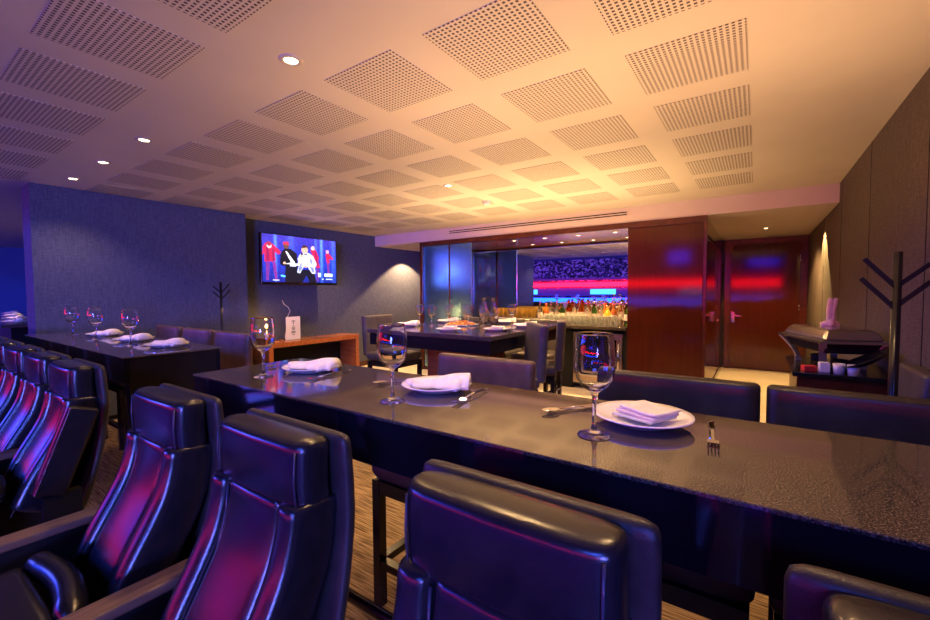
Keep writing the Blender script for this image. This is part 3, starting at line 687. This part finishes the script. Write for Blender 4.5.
    for j in range(h):
        for i in range(w):
            u, v = (i+0.5)/w, (j+0.5)/h
            c = [0.014, 0.026, 0.36]
            for (cu, wd, s) in ((0.16, 0.018, 1.0), (0.78, 0.02, 1.2), (0.36, 0.05, 0.25), (0.96, 0.03, 0.4), (0.70, 0.02, 0.4)):
                g = s*math.exp(-((u-cu)/wd)**2)*(1.1-v*0.6); c = [c[0]+0.06*g, c[1]+0.16*g, c[2]+0.6*g]
            n = rnd.random()
            c = [x*(0.55+0.75*n) for x in c]; c[0] += 0.10*max(0, 0.45-v)*n; c = [x*(1.0-0.45*max(0, v-0.6)/0.4) for x in c]
            for P, cc in polys:
                if inpoly(u, v, P): c = [x*(0.8+0.4*n) for x in cc]
            out.append(c)
    return out
def tv(loc):
    t = thing('television', 'wall mounted flat television showing singers on a blue stage', 'television', loc)
    y0, y1, z0, z1 = -0.590, 0.590, -0.334, 0.334
    bm = rbox(-0.05, 0, y0, y1, z0, z1, 0.006, 2); obj('housing', bm, m_screenb, t, wn=True)
    bm = bmesh.new(); box(bm, -0.07, -0.05, -0.2, 0.2, -0.15, 0.15); box(bm, -0.412, -0.392, -0.12, 0.12, -0.12, 0.12); bar(bm, (-0.41, 0, 0), (-0.06, 0, 0), 0.05); obj('wall_bracket', bm, m_blackm, t)
    w, h = 150, 84; img = tv_image(w, h)
    bm = bmesh.new(); lay = bm.loops.layers.float_color.new('picture')
    a0, a1, b0, b1 = y0+0.018, y1-0.018, z0+0.035, z1-0.014
    vv = [[bm.verts.new((0.0012, a0+(a1-a0)*i/w, b1-(b1-b0)*j/h)) for i in range(w+1)] for j in range(h+1)]
    for j in range(h):
        for i in range(w):
            f = bm.faces.new((vv[j][i], vv[j+1][i], vv[j+1][i+1], vv[j][i+1])); c = img[j*w+i]
            for l in f.loops: l[lay] = (*c, 1)
    m = mat('screen_picture', (0.0, 0.0, 0.0), 0.2); N, L, b = nodes(m)
    at = N.new('ShaderNodeVertexColor'); at.layer_name = 'picture'; L.new(at.outputs[0], b.inputs['Emission Color']); b.inputs['Emission Strength'].default_value = 2.1
    obj('screen', bm, m, t)
    bm = bmesh.new(); box(bm, 0, 0.001, -0.03, 0.03, z0+0.012, z0+0.02); obj('badge', bm, m_chrome, t)
tv((-5.20, 3.535, H+0.447))

# ------------------------------------------------------------------ console, card, candle
t = thing('console_table', 'low orange wood console table against the left wall below the television', 'console table', (-5.40, 3.78, 0))
W2('top', -5.60, -5.20, 3.02, 4.53, 0.545, 0.61, m_woodo, t, 0.003)
W2('side_panel', -5.60, -5.20, 4.465, 4.53, 0, 0.545, m_woodo, t, 0.003); W2('side_panel', -5.60, -5.20, 3.02, 3.085, 0, 0.545, m_woodo, t, 0.003)
W2('back_panel', -5.60, -5.585, 3.085, 4.465, 0.05, 0.545, m_blackm, t)
t = thing('table_card', 'white printed card standing on the orange wood console table', 'card', (-5.42, 3.52, 0.61), 0)
bm = bmesh.new(); box(bm, -0.004, 0.004, -0.11, 0.11, 0.0, 0.325); obj('card_panel', bm, m_paper, t)
bm = bmesh.new()
box(bm, 0.004, 0.0055, -0.03, 0.03, 0.262, 0.270); box(bm, 0.004, 0.0055, -0.006, 0.006, 0.225, 0.262)
for k, (z, hw) in enumerate(((0.20, 0.012), (0.175, 0.022), (0.160, 0.028), (0.145, 0.022), (0.12, 0.03), (0.107, 0.034), (0.094, 0.03), (0.07, 0.02))):
    box(bm, 0.004, 0.0055, -hw, hw, z-0.004, z+0.004)
obj('printing', bm, m_ink, t)
bm = bmesh.new(); box(bm, -0.03, 0.03, -0.115, 0.115, 0, 0.004); obj('foot', bm, m_glass, t)
t = thing('twig_vase', 'thin curved twig in a small vase behind the white card', 'vase', (-5.50, 3.47, 0.61))
bm = bmesh.new(); lathe(bm, [(0, 0), (0.025, 0), (0.03, 0.05), (0.012, 0.12), (0.014, 0.14), (0.010, 0.14), (0.008, 0.12), (0, 0.03)], 16); obj('vase', bm, m_china, t)
bm = bmesh.new(); tube(bm, [(0, 0, 0.12), (0, -0.01, 0.25), (0, 0.02, 0.33), (0, 0.06, 0.40), (0, 0.03, 0.46), (0, -0.03, 0.50), (0, -0.06, 0.56)], 0.004, 6); obj('twig', bm, m_label, t)
t = thing('candle_holder', 'lit candle on the left end of the console table', 'candle', (-5.38, 3.13, 0.61))
bm = bmesh.new(); lathe(bm, [(0, 0), (0.03, 0), (0.03, 0.10), (0.0, 0.10)], 20); obj('candle', bm, m_label, t)
bm = bmesh.new(); lathe(bm, [(0, 0.10), (0.010, 0.12), (0.008, 0.14), (0, 0.17)], 12); obj('flame', bm, m_flame, t)
pt = bpy.data.lights.new('candle_glow', 'POINT'); pt.energy = 3.2; pt.color = (1, 0.5, 0.15); pt.shadow_soft_size = 0.03
po = bpy.data.objects.new('candle_glow', pt); COL.objects.link(po); po.location = (-5.38, 3.13, 0.83)

# ------------------------------------------------------------------ coat stands
def coat_stand():
    t = thing('coat_stand', '', 'coat stand')
    bm = bmesh.new(); lathe(bm, [(0, 0), (0.16, 0), (0.16, 0.012), (0.02, 0.02)], 28); obj('base', bm, m_blackm, t)
    bm = bmesh.new(); tube(bm, [(0, 0, 0.015), (0, 0, 1.40)], 0.0135, 16); obj('pole', bm, m_black, t)
    for (s, z0, z1, l) in ((-1, 1.28, 1.355, 0.078), (1, 1.275, 1.38, 0.085), (-1, 1.21, 1.295, 0.080), (1, 1.20, 1.31, 0.092)):
        bm = bmesh.new(); bar(bm, (0, 0, z0), (0, s*l, z1), 0.015, 0.015); obj('arm', bm, m_blackm, t)
    return t
cs = coat_stand()
place(cs, (0.40, 2.07, 0), math.radians(84), 'black metal coat stand with slanting arms by the right wall', 'coat stand', 'black coat stands')
place(cs, (-5.10, 2.40, 0), math.radians(-25), 'black metal coat stand in front of the blue fabric partition', 'coat stand', 'black coat stands')
ch = make_stool(m_greyL, 0.40, 0.93, 0.60)
place(ch, (0.32, 2.58, 0), math.radians(-90), 'grey leather chair at the right edge of the photo behind the coat stand', 'chair')

# ------------------------------------------------------------------ buffet with chafing dish
t = thing('buffet_table', 'narrow buffet table with a cream cloth along the right wall', 'table', (0.38, 3.45, 0))
W2('table_top', 0.17, 0.60, 2.95, 3.66, 0.79, 0.815, m_black, t, 0.004)
W2('front_panel', 0.19, 0.60, 2.97, 3.60, 0.0, 0.79, m_trimw, t)
RZ = math.radians(18)
t = thing('chafing_dish', 'steel chafing dish with a domed lid on curved legs', 'chafing dish', (0.365, 3.36, 0.816), RZ)
def frustum(bm, a, b, z0, a2, b2, z1):
    v = [bm.verts.new((sx*a, sy*b, z0)) for sx, sy in ((-1, -1), (1, -1), (1, 1), (-1, 1))]+[bm.verts.new((sx*a2, sy*b2, z1)) for sx, sy in ((-1, -1), (1, -1), (1, 1), (-1, 1))]
    bm.faces.new(v[:4][::-1]); bm.faces.new(v[4:])
    for k in range(4): bm.faces.new((v[k], v[(k+1) % 4], v[4+(k+1) % 4], v[4+k]))
bm = bmesh.new(); frustum(bm, 0.145, 0.265, 0.168, 0.115, 0.225, 0.228); bmesh.ops.bevel(bm, geom=list(bm.edges), offset=0.012, segments=3, affect='EDGES'); obj('lid', bm, m_steel, t, wn=True)
bm = bmesh.new(); frustum(bm, 0.12, 0.24, 0.095, 0.13, 0.25, 0.155); obj('water_pan', bm, m_blackm, t)
bm = bmesh.new(); frustum(bm, 0.165, 0.285, 0.153, 0.165, 0.285, 0.168); obj('rim', bm, m_steel, t)
for sx in (-1, 1):
    for sy in (-1, 1):
        bm = bmesh.new(); n = 8; prev = None
        for k in range(n):
            def pnt(u): return Vector((sx*(0.15-0.055*math.sin(u*PI/2)), sy*(0.27-0.12*math.sin(u*PI/2)), 0.155*(1-u)))
            bar(bm, pnt(k/n), pnt((k+1.05)/n), 0.035, 0.007)
        obj('leg', bm, m_satin, t)
bm = bmesh.new()
for sy in (-0.12, 0.12): lathe(bm, [(0, 0.004), (0.04, 0.004), (0.04, 0.045), (0.02, 0.05), (0, 0.05)], 18, (0, sy, 0))
obj('burner', bm, m_blackm, t)
bm = bmesh.new()
for (dx, bend) in ((-0.008, 0.004), (0.010, 0.010), (0.002, -0.003)):
    tube(bm, [(dx, 0, 0.012), (dx+bend*0.3, 0.004, 0.05), (dx*1.2, -0.004, 0.10), (dx+bend, 0.0, 0.15), (dx+bend*1.5, 0, 0.175)], [0.022, 0.013, 0.012, 0.014, 0.010], 10)
tube(bm, [(-0.045, 0, 0.010), (0, 0.01, 0.020), (0.045, 0, 0.010)], [0.014, 0.026, 0.014], 10)
tube(bm, [(0.0, -0.035, 0.010), (0, 0.0, 0.03), (0.01, 0.035, 0.010)], [0.012, 0.024, 0.012], 10)
o = obj('twisted_napkin', bm, m_pink, smooth=True); tag(o, 'pink twisted cloth standing upright on the chafing dish lid', 'cloth', None, (0.375, 3.42, 1.043))
o = bxo('sauce_packet_box', -0.03, 0.03, -0.02, 0.02, 0, 0.032, m_redl, None, 0.003); tag(o, 'small red box under the chafing dish', 'box', None, (0.245, 3.02, 0.816), 0.4)
o = bxo('napkin_holder', -0.022, 0.022, -0.02, 0.02, 0, 0.055, m_paper, None, 0.003); tag(o, 'small white holder beside the red box on the buffet', 'holder', None, (0.31, 3.02, 0.816), 0.2)
bm = bmesh.new(); lathe(bm, [(0, 0), (0.10, 0), (0.14, 0.03), (0.137, 0.032), (0.10, 0.004), (0, 0.004)], 28)
o = obj('black_tray', bm, m_black); tag(o, 'round black tray leaning near the wall on the buffet', 'tray'); o.rotation_euler = (0.0, -0.5, 0)
o.location = (0.475, 3.00, 0.885)
o.scale = (0.72, 0.72, 0.72)
def cup_obj():
    bm = bmesh.new(); lathe(bm, [(0, 0), (0.022, 0), (0.027, 0.055), (0.024, 0.055), (0.02, 0.004), (0, 0.004)], 18); return obj('cup', bm, m_china)
cp = cup_obj()
place(cp, (0.37, 3.00, 0.816), 0, 'left white cup on the front edge of the buffet', 'cup', 'white cups on the buffet'); place(cp, (0.425, 2.98, 0.816), 0, 'right white cup on the front edge of the buffet', 'cup', 'white cups on the buffet')

# ------------------------------------------------------------------ bar bottles and glasses
def bottle(gm, cap, h=0.30, r=0.038, liq=None, lab=True):
    t = thing('bottle', '', 'bottle')
    bm = bmesh.new()
    lathe(bm, [(0, 0), (r*0.95, 0), (r, 0.01), (r, h*0.58), (r*0.85, h*0.66), (r*0.38, h*0.76), (r*0.33, h*0.94), (r*0.40, h*0.955), (r*0.40, h*0.97), (0, h*0.97)], 20); obj('body', bm, gm, t)
    bm = bmesh.new(); lathe(bm, [(r*0.42, h*0.93), (r*0.43, h), (0, h)], 14); obj('cap', bm, cap, t)
    if lab:
        bm = bmesh.new(); lathe(bm, [(r*1.015, h*0.18), (r*1.015, h*0.46)], 20); obj('bottle_label', bm, m_label, t)
    return t
bts = [bottle(m_liquor, m_redl, 0.27), bottle(m_glass, m_chrome, 0.30, 0.036), bottle(m_amber, m_blackm, 0.33, 0.040), bottle(m_green, m_chrome, 0.29, 0.037), bottle(m_juice, m_chrome, 0.25, 0.042, lab=False)]
names = ['amber liquor bottle with a red cap', 'clear glass bottle with a silver cap', 'tall amber glass bottle with a black cap', 'green glass bottle with a silver cap', 'short yellow bottle with a silver cap']
names = ['amber bottle with a red cap', 'clear glass bottle with a silver cap', 'tall amber bottle with a black cap', 'green glass bottle with a silver cap', 'short yellow bottle']
ORD = ['first', 'second', 'third', 'fourth', 'fifth', 'sixth', 'seventh', 'eighth', 'ninth', 'tenth', 'eleventh', 'twelfth', 'thirteenth', 'fourteenth', 'fifteenth', 'sixteenth']
rnd = random.Random(5)
spots_ = []
for k, x in enumerate([-2.62, -2.54, -2.45, -2.37, -2.28, -2.19, -2.10, -2.01, -1.92, -1.83, -1.74, -1.65, -1.56, -1.47, -1.39]):
    spots_.append((x, 5.72+0.03*(k % 2), [1, 0, 1, 1, 3, 2, 1, 2, 1, 3, 1, 4, 0, 1, 3][k]))
for k, x in enumerate([-2.2, -2.09, -1.97, -1.85, -1.73, -1.61, -1.50, -1.40]):
    spots_.append((x, 5.90, [2, 1, 2, 1, 0, 1, 2, 1][k]))
for i, (x, y, k) in enumerate(spots_):
    fr = y < 5.85
    place(bts[k], (x, y, 0.83), rnd.uniform(0, 6), names[k]+', '+ORD[i if fr else i-15]+' from the left in the '+('front' if fr else 'back')+' row', 'bottle', 'bottles in the '+('front' if fr else 'back')+' row on the bar')
def tumbler(gm, h=0.11, r=0.030):
    bm = bmesh.new(); lathe(bm, [(0, 0), (r*0.83, 0), (r*0.85, 0.002), (r*0.99, h-0.004), (r, h), (r-0.002, h), (r*0.99-0.002, h-0.004), (r*0.85-0.002, 0.008), (r*0.8, 0.006), (0, 0.006)], 18); bmesh.ops.recalc_face_normals(bm, faces=bm.faces)
    return obj('tumbler', bm, gm)
tb = tumbler(m_barglass)
for r_ in range(3):
    for i in range(15):
        place(tb, (-2.46+i*0.072+0.02*(r_ % 2), 5.44+r_*0.075, 0.83), 0, 'clear tumbler, '+ORD[i]+' from the left in the '+['front', 'middle', 'back'][r_]+' row on the bar', 'tumbler', 'clear tumblers in the '+['front', 'middle', 'back'][r_]+' row on the bar')
t0 = thing('yellow_drink_glass', '', 'glass')
bm = bmesh.new(); lathe(bm, [(0, 0), (0.0255, 0), (0.026, 0.002), (0.0318, 0.146), (0.032, 0.15), (0.0308, 0.15), (0.0303, 0.146), (0.0247, 0.008), (0.023, 0.006), (0, 0.006)], 18); bmesh.ops.recalc_face_normals(bm, faces=bm.faces); obj('tumbler', bm, m_glass, t0)
bm = bmesh.new(); lathe(bm, [(0, 0.008), (0.0235, 0.008), (0.029, 0.135), (0, 0.135)], 18); obj('drink', bm, m_juice, t0)
tr = bxo('serving_tray', -0.36, 0.36, -0.10, 0.10, 0, 0.03, m_steel, None, 0.006); tag(tr, 'steel tray carrying the yellow drinks on the left of the bar', 'tray', None, (-3.02, 5.72, 0.83), 0); tr.scale = (1, 1, 1.6)
for r_ in range(2):
    for i in range(8):
        place(t0, (-3.30+i*0.080, 5.68+0.085*r_, 0.8785), 0, 'yellow drink, '+ORD[i]+' from the left in the '+('front' if r_ == 0 else 'back')+' row on the steel tray', 'glass', 'yellow drinks '+('front' if r_ == 0 else 'back')+' row')
t = thing('serving_stand', 'light serving counter beside the bar with small plates', 'serving counter', (-2.55, 4.95, 0))
bpy.data.objects.remove(t)
bm = bmesh.new()
for k in range(6): lathe(bm, [(0, 0.006*k), (0.06, 0.006*k), (0.10, 0.006*k+0.008), (0.10, 0.006*k+0.011), (0, 0.006*k+0.004)], 24)
o = obj('plate_stack', bm, m_china); tag(o, 'stack of small white plates on the bar left of the bottles', 'plates', None, (-2.72, 5.46, 0.83))

# ------------------------------------------------------------------ neighbouring box at the far left
t = thing('neighbour_table', 'long table of the neighbouring box seen past the partition', 'table', (-8.6, 1.3, 0))
W2('table_top', -11.2, -6.9, 0.9, 1.9, 0.90, 0.94, m_granite, t); W2('table_base', -11.0, -7.1, 1.0, 1.8, 0, 0.90, m_black, t)
for i, (x, y) in enumerate(((-7.2, 1.05), (-8.2, 1.2), (-9.4, 1.35), (-10.6, 1.5))):
    place(pl, (x, y, TZ), 0, ['nearest', 'second', 'third', 'farthest'][i]+' white plate on the neighbouring box table', 'plate', 'neighbouring plates')
    place(nk1, (x, y, TZ+0.008), 0.4, ['nearest', 'second', 'third', 'farthest'][i]+' cream napkin on the neighbouring box table', 'napkin', 'neighbouring napkins')
spot('neighbour_downlight_lamp', (-8.2, 1.1, CEIL-0.03), (-8.2, 1.2, 0), WARM, 60, 140, 0.8)

# ------------------------------------------------------------------ the arena behind the camera (seen in the mirror)
def crowd(name, c1, c2, c3):
    m = mat(name, c1, 0.9); N, L, b = nodes(m)
    tc = N.new('ShaderNodeTexCoord'); v = N.new('ShaderNodeTexVoronoi'); v.inputs['Scale'].default_value = 4.5; L.new(tc.outputs['Object'], v.inputs['Vector'])
    sp = N.new('ShaderNodeSeparateColor'); L.new(v.outputs['Color'], sp.inputs[0])
    r = N.new('ShaderNodeValToRGB'); e = r.color_ramp.elements; e[0].position = 0.2; e[0].color = (*c1, 1); e[1].position = 0.9; e[1].color = (*c3, 1)
    q = e.new(0.6); q.color = (*c2, 1)
    L.new(sp.outputs[0], r.inputs[0]); L.new(r.outputs[0], b.inputs['Base Color']); return m
m_crowd = crowd('crowd_of_spectators', (0.008, 0.006, 0.02), (0.07, 0.045, 0.12), (0.45, 0.30, 0.45))
m_conc = mat('dark_concrete', (0.05, 0.05, 0.12), 0.8)
m_red = mat('red_led', (0, 0, 0), 0.5, emit=(1.0, 0.0012, 0.006), es=32.0)
m_blueled = mat('blue_led', (0, 0, 0), 0.5, emit=(0.004, 0.05, 1.0), es=9.0)
m_cyanled = mat('cyan_led', (0, 0, 0), 0.5, emit=(0.05, 0.40, 1.0), es=2.5)
m_vioblue = mat('violet_led', (0, 0, 0), 0.5, emit=(0.03, 0.02, 1.0), es=9.0)
m_pinkglow = mat('pink_panel_glow', (0, 0, 0), 0.5, emit=(1.0, 0.004, 0.12), es=3.0)
m_sheetglow = mat('blue_sheet_glow', (0, 0, 0), 0.5, emit=(0.004, 0.03, 1.0), es=0.5)
def AZ(z): return z+H
ar = thing('arena_stand', 'crowded arena stand with a red light ribbon seen in the bar mirror', 'grandstand', (0, -35, 0))
W2('ribbon_screen', -75, 35, -35.2, -35.0, AZ(0.50), AZ(1.02), m_red, ar, label='glowing red ribbon')
W2('gallery_front', -75, 35, -35.6, -35.2, AZ(-0.55), AZ(0.40), m_conc, ar)
def slope(name, y0, z0, y1, z1, m):
    bm = bmesh.new(); n = 8
    for k in range(n):
        a = y0+(y1-y0)*k/n; b = y0+(y1-y0)*(k+1)/n; za = z0+(z1-z0)*(k+1)/n
        box(bm, -75, 35, b+35, a+35, AZ(-8), AZ(za))
    o = obj(name, bm, m, ar); o['kind'] = 'stuff'
slope('upper_crowd', -36.0, 1.2, -44, 4.2, m_crowd)
slope('lower_crowd', -34.0, -1.9, -26, -3.2, m_crowd)
W2('balcony_band', -75, 35, -35.3, -35.15, AZ(1.25), AZ(1.55), m_conc, ar)
W2('roof_wall', -75, 35, -46, -45.5, AZ(-6), AZ(9), m_conc, ar)
for k in range(9): W2('hospitality_window', -62+k*9.3, -59.2+k*9.3, -35.15, -35.10, AZ(-0.35), AZ(0.22), m_cyanled, ar)
W2('blue_ribbon', -75, 35, -33.5, -33.3, AZ(-1.35), AZ(-0.75), m_blueled, ar, label='blue light band')
t = thing('seat_glow', 'added magenta and blue glow panels behind the camera, reflected by the seats', 'screen', (-25, -18, 0))  # glowing panels added outside the mirror's view to colour the seat leather
W2('glow_panel', -50, -14.8, -18.1, -18.0, AZ(-1.0), AZ(2.4), m_pinkglow, t, label='added magenta panel'); W2('glow_panel', -60, -14.8, -18.1, -18.0, AZ(3.4), AZ(7.5), m_blueled, t, label='added blue panel')
o = bxo('blue_glow_sheet', -45, 25, -26, -5, AZ(-7.2), AZ(-7.0), m_sheetglow); tag(o, 'added blue glowing sheet below the stands behind the camera', 'glow sheet')  # unseen glow added so that the upright headrests reflect deep blue
for (x, z, w) in ((-5.6, 2.9, 1.6), (0.4, 3.0, 2.2)):
    o = bxo('stage_light', -w/2, w/2, -0.1, 0.1, -w/3, w/3, m_vioblue); tag(o, ('smaller' if w < 2 else 'larger')+' violet-blue stage light reflected by the mahogany behind the camera', 'stage light', 'stage lights', (x, -30, AZ(z)))
